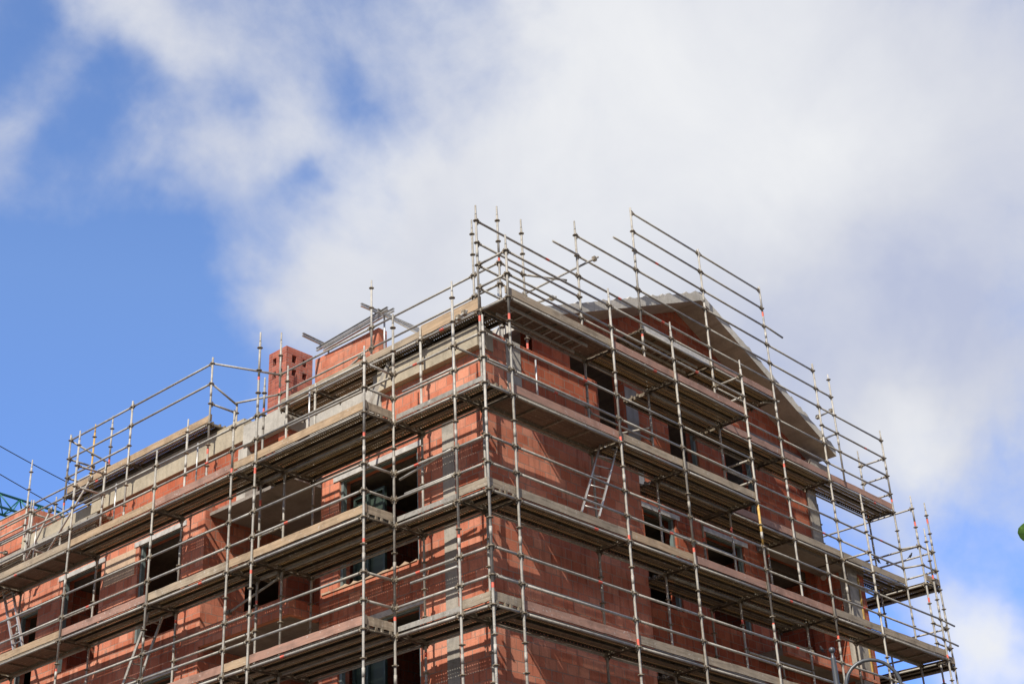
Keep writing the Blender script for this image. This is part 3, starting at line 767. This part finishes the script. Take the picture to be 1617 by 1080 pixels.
# end and back walls to close the shell
W('x', 13.7, 2.06, 14, 0, 15.6, [], 'block_shaded'); W('y', 13.7, .61, 13.69, 0, 13.1, [], 'block_shaded'); W('y', 13.7, 1.42, 13.69, 13.11, 14.55, [], 'block_shaded'); W('x', 5.31, 8.6, 13.6, 0, 14.55, [], 'block_shaded')
W('y', 23.7, .6, 5.3, 0, 13.2); W('x', 5.0, 14.01, 23.7, 0, 13.2)
# left balconies (brick parapet over a slab)
for f in (10.3, 7.2, 4.3):
    bm = bmesh.new(); wallgrid(bm, 'x', .28, .12, 5.6, 8.26, f-.05, f+.32, []); wallgrid(bm, 'y', 5.48, .12, .28, 1.04, f-.05, f+.26, [])
    part('balcony_parapet', bm, 'block', B)
# right loggia and balconies
for f in (10.3, 7.2, 4.3):
    bm = bmesh.new(); box(bm, 10.51, 14.4, 1.12, 1.74, f+.04, f+.2); part('balcony_slab', bm, 'soffit', B)
    bm = bmesh.new(); wallgrid(bm, 'y', .99, .12, 10.5, 14.45, f+.03, f+.26, []); part('balcony_parapet', bm, 'block', B)
    cbox('parapet_coping', 10.48, 11.6, .97, 1.14, f+.262, f+.31, 'concrete_warm')
bm = bmesh.new(); box(bm, 11.0, 14.5, 1.0, 1.74, 13.0, 13.25); part('balcony_slab', bm, 'soffit', B)
W('y', 3.4, 11.1, 13.69, 7.0, 13.0, [(12.2, 13.1, 10.35, 12.3)], 'block_shaded', T=.2); W('x', 11.1, 2.06, 3.4, 7.0, 13.0, [], 'block_shaded', T=.2)
cbox('column', 13.75, 14.2, 1.02, 1.25, 0, 13.0, 'concrete'); cbox('wall', 13.75, 14.2, 1.26, 1.75, 0, 13.0, 'block_shaded'); W('x', 14.21, 1.03, 1.75, 0, 13.0, [], 'block_shaded', T=.3)
W('x', 14.2, 1.76, 8, 0, 13.0, [], 'block_shaded', T=.3)
bm = bmesh.new(); tube(bm, [at(1318, 905, 'y', 1.62), at(1322, 912, 'y', 1.62), at(1333, 1000, 'y', 1.62)], .085, 12)
tube(bm, [at(1300, 912, 'y', 1.66), at(1318, 905, 'y', 1.64)], .07, 10)
part('drain_pipe', bm, 'white', B); cbox('column_strip', 14.18, 14.23, .99, 1.015, 10.4, 12.9, 'rusty')

# windows: galvanised shutter guides, sheet lintel, sill
def window(ax, pl, a, b_, z0, z1, glass=False, lint=True):
    """outer plane pl of the wall"""
    bm = bmesh.new()
    def bx(a0, a1, d0, d1, c0, c1):
        if ax == 'x': box(bm, pl+d0, pl+d1, a0, a1, c0, c1)
        else: box(bm, a0, a1, pl+d0, pl+d1, c0, c1)
    bx(a+.002, a+.07, .05, .14, z0, z1-.003); bx(b_-.07, b_-.002, .05, .14, z0, z1-.003)
    bx(a+.07, b_-.07, .06, .13, z1-.05, z1-.004)
    o = part('window', bm, 'bluesteel', B)
    if lint:
        bm = bmesh.new()
        bx(a-.12, b_+.16, -.02, .05, z1-.02, z1+.09); o2 = part('lintel', bm, 'white', o)
    if glass:
        bm = bmesh.new()
        for s in (b_-.98, b_-.52, b_-.14): bx(s, s+.05, .3, .36, z0+.02, z1-.4)
        bx(b_-.98, b_-.09, .3, .36, z1-.4, z1-.34); part('frame', bm, 'frame', o)
        bm = bmesh.new(); bx(b_-.95, b_-.12, .37, .39, z0+.02, z1-.42); part('pane', bm, 'pane', o)
    return o
for f in FL[:4]:
    window('x', 1.05, 2.75, 4.96, f+.45, f+2.72, glass=True)
    window('x', .3, 9.03, 10.6, f+.55, f+2.75); window('x', .3, 12.0, 13.55, f+.55, f+2.75)
    window('x', .3, 14.5, 15.3, f+.3, f+2.3); window('x', .3, 16.3, 17.6, f+.3, f+2.3)
    window('y', 1.75, 6.72, 7.85, f+.6, f+2.7); window('y', 1.75, 8.98, 10.45, f+.6, f+2.7)
window('y', 1.75, 7.95, 9.05, 13.8, 15.75, lint=False); window('y', 1.75, 10.13, 11.3, 13.8, 15.7, lint=False)

# brick parapet and its concrete base on the roof
cbox('concrete_base', 2.62, 3.05, 5.15, 7.75, 14.86, 16.62, 'concrete_pale')
bm = bmesh.new()
for (x0, x1) in ((2.7, 2.95),):
    box(bm, x0, x1, 5.58, 7.7, 16.62, 17.32)
part('roof_wall', bm, 'block', B)
# ventilation chimney of small bricks, with open holes
ch = bmesh.new(); cx0, cx1, cy0, cy1, cz0, cz1 = 2.58, 3.38, 8.60, 9.24, 14.86, 18.0
hz = [(17.62, 17.82), (17.28, 17.46)]
hx = [(cx0+.17, cx0+.31), (cx1-.31, cx1-.17)]; hy = [(cy0+.13, cy0+.27), (cy1-.27, cy1-.13)]
wallgrid(ch, 'y', cy0, .11, cx0, cx1, cz0, cz1, [(a, b_, c, d) for a, b_ in hx for c, d in hz])
wallgrid(ch, 'y', cy1-.11, .11, cx0, cx1, cz0, cz1, [(a, b_, c, d) for a, b_ in hx for c, d in hz])
wallgrid(ch, 'x', cx0, .11, cy0+.11, cy1-.11, cz0, cz1, [(a, b_, c, d) for a, b_ in [(cy0+.14, cy0+.27), (cy1-.27, cy1-.14)] for c, d in hz])
wallgrid(ch, 'x', cx1-.11, .11, cy0+.11, cy1-.11, cz0, cz1, [(a, b_, c, d) for a, b_ in [(cy0+.14, cy0+.27), (cy1-.27, cy1-.14)] for c, d in hz])
chim = part('chimney', ch, 'brick_small', B)
bm = bmesh.new(); box(bm, cx0+.1, cx1-.1, cy0+.1, cy1-.1, cz1-.02, cz1+.01); part('chimney_cap', bm, 'block_shaded', chim)
# far left stair tower of the same block
bm = bmesh.new(); wallgrid(bm, 'x', 2.0, .25, 18.56, 23, 13.3, 16.78, []); wallgrid(bm, 'y', 18.56, .25, 2.26, 3.05, 13.3, 16.78, []); wallgrid(bm, 'x', 2.8, .25, 18.82, 23, 13.3, 16.78, []); part('stair_tower', bm, 'block', B)

# ------------------------------------------------------------------ shoring beams on the roof
SB = thing('shoring_frame', 'grey steel beams laid over props above the orange roof wall', 'steel frame', (2.9, 6.5, 15.0))
def beam(p, q, name='beam'):
    bm = bmesh.new(); p, q = Vector(p), Vector(q)
    for dz, w in ((.05, .075), (-.05, .075)): obox(bm, p+Vector((0, 0, dz*.7)), q+Vector((0, 0, dz*.7)), w*.75, .012)
    obox(bm, p, q, .014, .068); part(name, bm, 'tube_new', SB)
zt = 17.55
beam(at(505, 549, 'z', zt), at(612, 487, 'z', zt)); beam(at(500, 552, 'z', zt+.14), at(622, 489, 'z', zt+.14)); beam(at(511, 552, 'z', zt-.12), at(604, 499, 'z', zt-.12))
beam(at(478, 528, 'z', zt+.1), at(524, 550, 'z', zt+.1)); beam(at(570, 481, 'z', zt+.1), at(676, 527, 'z', zt+.1)); beam(at(596, 490, 'z', zt), at(676, 533, 'z', zt))
for px, py in ((519, 545), (607, 497)):
    t = at(px, py, 'z', zt); bm = bmesh.new(); tube(bm, [(t.x, t.y, 14.86), (t.x, t.y, 16.4)], .03, 8); tube(bm, [(t.x, t.y, 16.3), (t.x, t.y, zt)], .022, 8)
    box(bm, t.x-.06, t.x+.06, t.y-.06, t.y+.06, zt-.02, zt-.005); part('prop', bm, 'tube_new', SB)
# small block stack on the left terrace
bk = bmesh.new()
for i in range(3): box(bk, -.45+.02*i, -.2, 4.55+.22*i, 4.75+.22*i, 13.08, 13.3)
o = part('concrete_block', bk, 'concrete_pale'); tag(o, 'row of pale concrete blocks on the left deck behind its toe board', 'building blocks')

# ------------------------------------------------------------------ crane and cables
CR = thing('tower_crane', 'green lattice crane jib far behind the left end of the building', 'crane')
p0, p1 = at(-60, 760, 'z', 40), at(95, 809, 'z', 40); d = (p1-p0); hd = Vector((d.x, d.y, 0)).normalized(); L = d.length
sd = Vector((-hd.y, hd.x, 0))*.55
CR.location = (p0.x, p0.y, 0)
bm = bmesh.new(); dn = Vector((0, 0, -1.15))
for off in (Vector((0, 0, 0)), sd+dn, -sd+dn): tube(bm, [p0+off-hd*30, p1+off], .085, 6)
part('jib_chords', bm, 'green', CR)
bm = bmesh.new(); k = -30; i = 0
while k < L:
    a = p0+hd*k; b_ = p0+hd*(k+.8)
    for s in (sd, -sd):
        tube(bm, [a+s+dn, b_], .045, 5); tube(bm, [b_, a+hd*1.6+s+dn], .045, 5)
    tube(bm, [a+sd+dn, a-sd+dn], .04, 5); k += 1.6
part('jib_lattice', bm, 'green', CR)
bm = bmesh.new(); bs = p0-hd*30
for dx, dy in ((-.6, -.6), (.6, -.6), (.6, .6), (-.6, .6)): tube(bm, [(bs.x+dx, bs.y+dy, 0), (bs.x+dx, bs.y+dy, 43)], .1, 6)
for k in range(28):
    z = k*1.5
    tube(bm, [(bs.x-.6, bs.y-.6, z), (bs.x+.6, bs.y-.6, z+1.5)], .05, 5); tube(bm, [(bs.x+.6, bs.y-.6, z), (bs.x+.6, bs.y+.6, z+1.5)], .05, 5)
    tube(bm, [(bs.x+.6, bs.y+.6, z), (bs.x-.6, bs.y+.6, z+1.5)], .05, 5); tube(bm, [(bs.x-.6, bs.y+.6, z), (bs.x-.6, bs.y-.6, z+1.5)], .05, 5)
part('mast', bm, 'green', CR)
def cable(a, b_, sag, label, r):
    bm = bmesh.new(); n = 24
    tube(bm, [a.lerp(b_, k/n) - Vector((0, 0, sag*4*(k/n)*(1-k/n))) for k in range(n+1)], r, 6)
    tag(part('cable', bm, 'cable'), label, 'cable', 'overhead cables')
cable(at(-250, 547, 'z', 34), at(140, 778, 'z', 30), .3, 'upper of two thin dark cables crossing the blue sky at left', .022)
cable(at(-250, 590, 'z', 33), at(190, 852, 'z', 28), .3, 'lower of two thin dark cables crossing the blue sky at left', .022)

# ------------------------------------------------------------------ street lamp
def camh(x, y, D):
    d = ray(x, y); t = D/math.hypot(d.x, d.y); return CAM+d*t
LD = 20.0
ball = camh(1313.5, 1026, LD)
SLm = thing('street_lamp', 'grey street lamp with a ball finial and a curved crook arm, at lower right', 'street lamp', (ball.x, ball.y, 0))
bm = bmesh.new(); rb = .042
tube(bm, [ball+Vector((0, 0, z)) for z in (-rb, -rb*.8, -rb*.45, 0, rb*.45, rb*.8, rb)], [.008, .026, .038, rb, .038, .026, .008], 14)
part('ball_finial', bm, 'lamp', SLm)
bm = bmesh.new(); z = ball.z
tube(bm, [(ball.x, ball.y, 0), (ball.x, ball.y, .5), (ball.x, ball.y, .52), (ball.x, ball.y, z-.25), (ball.x, ball.y, z-.12), (ball.x, ball.y, z-.10), (ball.x, ball.y, z-.08), (ball.x, ball.y, z-.035)],
     [.12, .11, .06, .038, .032, .032, .02, .018], 14)
part('post', bm, 'lamp', SLm)
bm = bmesh.new(); cen = camh(1380, 1084, LD); top = camh(1380, 1041, LD); rad = (top-cen).length*1.0
sx = r0; pts = []
lowz = cen.z-.55
pts.append(Vector((ball.x, ball.y, lowz-.35))); pts.append(Vector((ball.x, ball.y, lowz-.35))+sx*.12+Vector((0, 0, .08)))
pts.append(cen-sx*rad+Vector((0, 0, -.45)))
for k in range(13):
    a = math.pi*(1-k/12); pts.append(cen+sx*rad*math.cos(a)+Vector((0, 0, 1))*rad*math.sin(a))
pts.append(cen+sx*rad+Vector((0, 0, -.25)))
tube(bm, pts, .024, 12); part('crook_arm', bm, 'lamp', SLm)
bm = bmesh.new(); e = pts[-1]
tube(bm, [e, e-Vector((0, 0, .1)), e-Vector((0, 0, .2)), e-Vector((0, 0, .26))], [.03, .06, .2, .21], 16); part('lamp_shade', bm, 'lamp', SLm)

# ------------------------------------------------------------------ birds
def bird(p, face, label):
    t = thing('bird', label, 'bird', p, 'birds perched on the scaffold')
    p = Vector(p); f = Vector(face).normalized()*.55; zf = .6
    bm = bmesh.new()
    tube(bm, [p+f*a+Vector((0, 0, h*zf)) for a, h in ((-.17, .03), (-.08, .06), (-.02, .09), (.05, .13), (.075, .17), (.085, .205), (.11, .21), (.145, .2))],
         [q*.6 for q in (.010, .022, .05, .05, .03, .032, .018, .003)], 10)
    s = f.cross(Vector((0, 0, 1)))*.02
    for q in (-1, 1): tube(bm, [p+s*q, p+s*q+Vector((0, 0, .07))], .005, 5)
    part('body', bm, 'bird', t)
bird(at(1438, 881, 'x', 17.01)+Vector((0, 0, 0)), (0, -1, 0), 'dark bird perched highest, alone on the sloping rail at far right')
bird(at(1402, 892, 'y', .73), (1, 0, 0), 'dark bird perched beside the end of the deck at far right')
bird(at(1388, 889, 'y', .73), (-1, 0, 0), 'dark bird sitting low behind the toe board at far right')
bird(at(1299, 1030, 'y', 0), (-1, 0, 0), 'dark bird on the lower right rail next to the lamp ball')

# ------------------------------------------------------------------ tree (one leaf reaches into the picture)
lp = camh(1613, 838, 9.0)
T0 = Vector((lp.x+1.9, lp.y-1.9, 0))
TT = thing('tree', 'leafy green tree of which one leaf pokes in at the right edge', 'tree', T0)
bm = bmesh.new(); tp = Vector((T0.x, T0.y, lp.z-1.2))
tube(bm, [T0, T0+Vector((.05, 0, 1.5)), tp, tp+Vector((0, .1, 1.6))], [.16, .12, .09, .03], 10)
rnd = random.Random(11); tips = []
for k in range(14):
    a = rnd.uniform(0, 6.28); b0 = tp+Vector((0, 0, rnd.uniform(-.6, 1.3))); e = b0+Vector((math.cos(a)*rnd.uniform(.8, 1.3), math.sin(a)*rnd.uniform(.8, 1.3), rnd.uniform(.1, .7)))
    if (e-T0).dot(-rt) > 1.0: continue
    tube(bm, [b0, b0.lerp(e, .5)+Vector((0, 0, .1)), e], [.04, .025, .008], 6); tips += [b0.lerp(e, q) for q in (.4, .6, .8, 1)]
stem_end = lp + rt*.07
tube(bm, [tp+Vector((0, 0, .2)), tp.lerp(stem_end, .5)+Vector((0, 0, .25)), stem_end], [.04, .02, .004], 6)
part('trunk', bm, 'bark', TT)
bm = bmesh.new()
def leaf(c, dr, nrm, s):
    dr = dr.normalized(); w = dr.cross(nrm).normalized()
    prof = [(0, .0), (.15, .22), (.4, .40), (.65, .38), (.85, .2), (1, 0)]
    L_ = [bm.verts.new(c+dr*t*s+w*q*s*.95+nrm*.06*s*math.sin(t*3)+nrm*q*.1*s) for t, q in prof]; Rr = [bm.verts.new(c+dr*t*s-w*q*s*.95+nrm*.06*s*math.sin(t*3)+nrm*q*.1*s) for t, q in prof[1:-1]]
    mid = [L_[0]]+[bm.verts.new(c+dr*t*s+nrm*.06*s*math.sin(t*3)) for t, q in prof[1:-1]]+[L_[-1]]
    for i in range(5):
        a = [L_[i], L_[i+1], mid[i+1], mid[i]]; bm.faces.new([v for j, v in enumerate(a) if v not in a[:j]])
        r_ = [L_[0]]+Rr+[L_[-1]]; a = [mid[i], mid[i+1], r_[i+1], r_[i]]; bm.faces.new([v for j, v in enumerate(a) if v not in a[:j]])
leaf(camh(1616, 854, 9.0), up*1.0+rt*.1, -fw, .115)
for t in tips:
    for k in range(26):
        c = t+Vector((rnd.gauss(0, .2), rnd.gauss(0, .2), rnd.gauss(0, .2)))
        if (c-lp).dot(rt) < .12: continue
        leaf(c, Vector((rnd.uniform(-1, 1), rnd.uniform(-1, 1), rnd.uniform(-1, .3))), Vector((rnd.uniform(-1, 1), rnd.uniform(-1, 1), 1)).normalized(), rnd.uniform(.07, .12))
part('crown', bm, 'leaf', TT)

# ------------------------------------------------------------------ ground
bm = bmesh.new(); box(bm, -900, 900, -900, 900, -.5, 0); struct('ground', bm, 'dirt')
bm = bmesh.new(); box(bm, -16, -8, -60, 90, -.1, .004); struct('road', bm, 'asphalt')
bm = bmesh.new(); box(bm, -7.9, -2.2, -60, 90, -.1, .12); struct('pavement', bm, 'pave')

# ------------------------------------------------------------------ light
SUN = Vector((-1.0, -.385, 1.12)).normalized()
el = math.asin(SUN.z)
ld = bpy.data.lights.new('sun', 'SUN'); ld.energy = 5.0; ld.angle = R(.5); ld.color = (1, .93, .83)
lo = bpy.data.objects.new('sun', ld); COL.objects.link(lo); lo.rotation_euler = SUN.to_track_quat('Z', 'Y').to_euler(); lo.location = (0, 0, 60)

w = bpy.data.worlds.new('World'); S.world = w; w.use_nodes = True; nt = w.node_tree
bg = nt.nodes['Background']
sky = nd(nt, 'ShaderNodeTexSky'); sky.sky_type = 'NISHITA'; sky.sun_disc = False
sky.sun_elevation = el; sky.sun_rotation = math.atan2(SUN.x, SUN.y); sky.air_density = 1.0; sky.dust_density = .4; sky.ozone_density = 2.0
tc = nd(nt, 'ShaderNodeTexCoord'); D = tc.outputs['Generated']
wn = nd(nt, 'ShaderNodeTexNoise'); wn.inputs['Scale'].default_value = 5.5; wn.inputs['Detail'].default_value = 5; wn.inputs['Roughness'].default_value = .6; lk(nt, D, wn.inputs['Vector'])
ws = nd(nt, 'ShaderNodeVectorMath', operation='SUBTRACT'); lk(nt, wn.outputs['Color'], ws.inputs[0]); ws.inputs[1].default_value = (.5, .5, .5)
wa = nd(nt, 'ShaderNodeVectorMath', operation='MULTIPLY_ADD'); lk(nt, ws.outputs[0], wa.inputs[0]); wa.inputs[1].default_value = (.16, .16, .16); lk(nt, D, wa.inputs[2])
wd = nd(nt, 'ShaderNodeVectorMath', operation='NORMALIZE'); lk(nt, wa.outputs[0], wd.inputs[0]); DW = wd.outputs[0]
def blob(x, y, size, amp):
    c = ray(x, y).normalized()
    n = nd(nt, 'ShaderNodeVectorMath', operation='DOT_PRODUCT'); lk(nt, DW, n.inputs[0]); n.inputs[1].default_value = c
    s = size/F
    e = mth(nt, 'MULTIPLY', mth(nt, 'SUBTRACT', n.outputs['Value'], 1.0), 2/(s*s))
    return mth(nt, 'MULTIPLY', mth(nt, 'EXPONENT', e), amp)
def total(bl, base):
    acc = base
    for q in bl: acc = mth(nt, 'ADD', acc, blob(*q))
    return acc
n1 = noise(nt, D, 3.2, 9, .62, .3); n2 = noise(nt, D, 7.5, 6, .55, .35); n3 = noise(nt, D, 1.4, 4, .5)
n4 = noise(nt, D, 26, 7, .6, .3)
base = mth(nt, 'ADD', mth(nt, 'ADD', blob(808, 540, 1500, .25), mth(nt, 'SUBTRACT', mth(nt, 'MULTIPLY', mth(nt, 'SUBTRACT', n1, .5), 2.0), .2)), mth(nt, 'ADD', mth(nt, 'MULTIPLY', mth(nt, 'SUBTRACT', n2, .5), 1.5), mth(nt, 'MULTIPLY', mth(nt, 'SUBTRACT', n4, .5), .5)))
cov = total([(950, 150, 420, 1.1), (1250, 300, 420, .9), (700, 440, 180, .85), (480, 500, 110, .55), (1500, 250, 300, .7), (110, 40, 120, .65), (200, 70, 110, .4), (360, 40, 130, .4), (310, 230, 110, .7), (450, 200, 70, .3), (400, 440, 90, .45),
             (10, 250, 90, .75), (1400, 700, 200, .6), (1560, 1040, 110, 1.0), (1440, 960, 60, .55), (1150, 700, 300, .35), (1600, 620, 120, .4), (140, 300, 50, .35),
             (100, 490, 190, -.7), (60, 700, 260, -.75), (1590, 850, 80, -.2), (1490, 880, 60, -.12), (0, 80, 60, -.4), (340, 140, 50, -.45), (540, 155, 60, -.4), (200, 150, 50, -.25), (140, 210, 50, -.3), (430, 290, 40, -.45), (585, 360, 35, -.2), (410, 385, 40, -.25), (240, 400, 70, -.3)], base)
away = mth(nt, 'SUBTRACT', 1.0, mth(nt, 'MINIMUM', blob(808, 540, 2300, 1.6), 1.0))  # unseen clouds outside the view, added dim and neutral to temper the blue fill
cov = mth(nt, 'ADD', cov, mth(nt, 'MULTIPLY', away, 1.1))
mr = nd(nt, 'ShaderNodeMapRange', interpolation_type='SMOOTHSTEP'); lk(nt, cov, mr.inputs[0]); mr.inputs[1].default_value = -.3; mr.inputs[2].default_value = 1.25
den = mr.outputs[0]
shade = total([(950, 130, 400, .55), (1200, 330, 230, .25), (560, 300, 150, .2), (1430, 680, 130, .6), (1560, 1040, 130, .7), (1480, 470, 150, -.42), (1250, 560, 200, -.35), (1500, 80, 120, -.15), (680, 120, 120, -.15), (820, 330, 100, -.15), (100, 60, 140, .2), (650, 400, 100, -.25)],
              mth(nt, 'MULTIPLY', mth(nt, 'SUBTRACT', n2, .5), .9))
shade = mth(nt, 'ADD', shade, .35)
ccol = ramp(nt, shade, [(.0, (4.0, 4.4, 5.8)), (.45, (5.5, 5.7, 6.35)), (1, (7.0, 7.1, 7.3))])
sz = nd(nt, 'ShaderNodeSeparateXYZ'); lk(nt, D, sz.inputs[0])
skyc = mixc(nt, 1.0, sky.outputs[0], ramp(nt, sz.outputs[2], [(.2, (.5, .6, .95)), (.3, (.62, .74, .95)), (.5, (1, 1, 1))]), 'MULTIPLY')
skyc = mixc(nt, 1.0, skyc, (1.4, 1.56, 1.9), 'MULTIPLY')
ccol = mixc(nt, away, ccol, (2.8, 2.55, 2.3))
fin = mixc(nt, den, skyc, ccol)
lk(nt, fin, bg.inputs['Color']); bg.inputs['Strength'].default_value = .1

S.view_settings.view_transform = 'Standard'; S.view_settings.look = 'None'; S.view_settings.exposure = .3; S.view_settings.gamma = 1
S.render.engine = 'CYCLES'; S.cycles.max_bounces = 6; S.cycles.transparent_max_bounces = 16
S.cycles.use_denoising = True
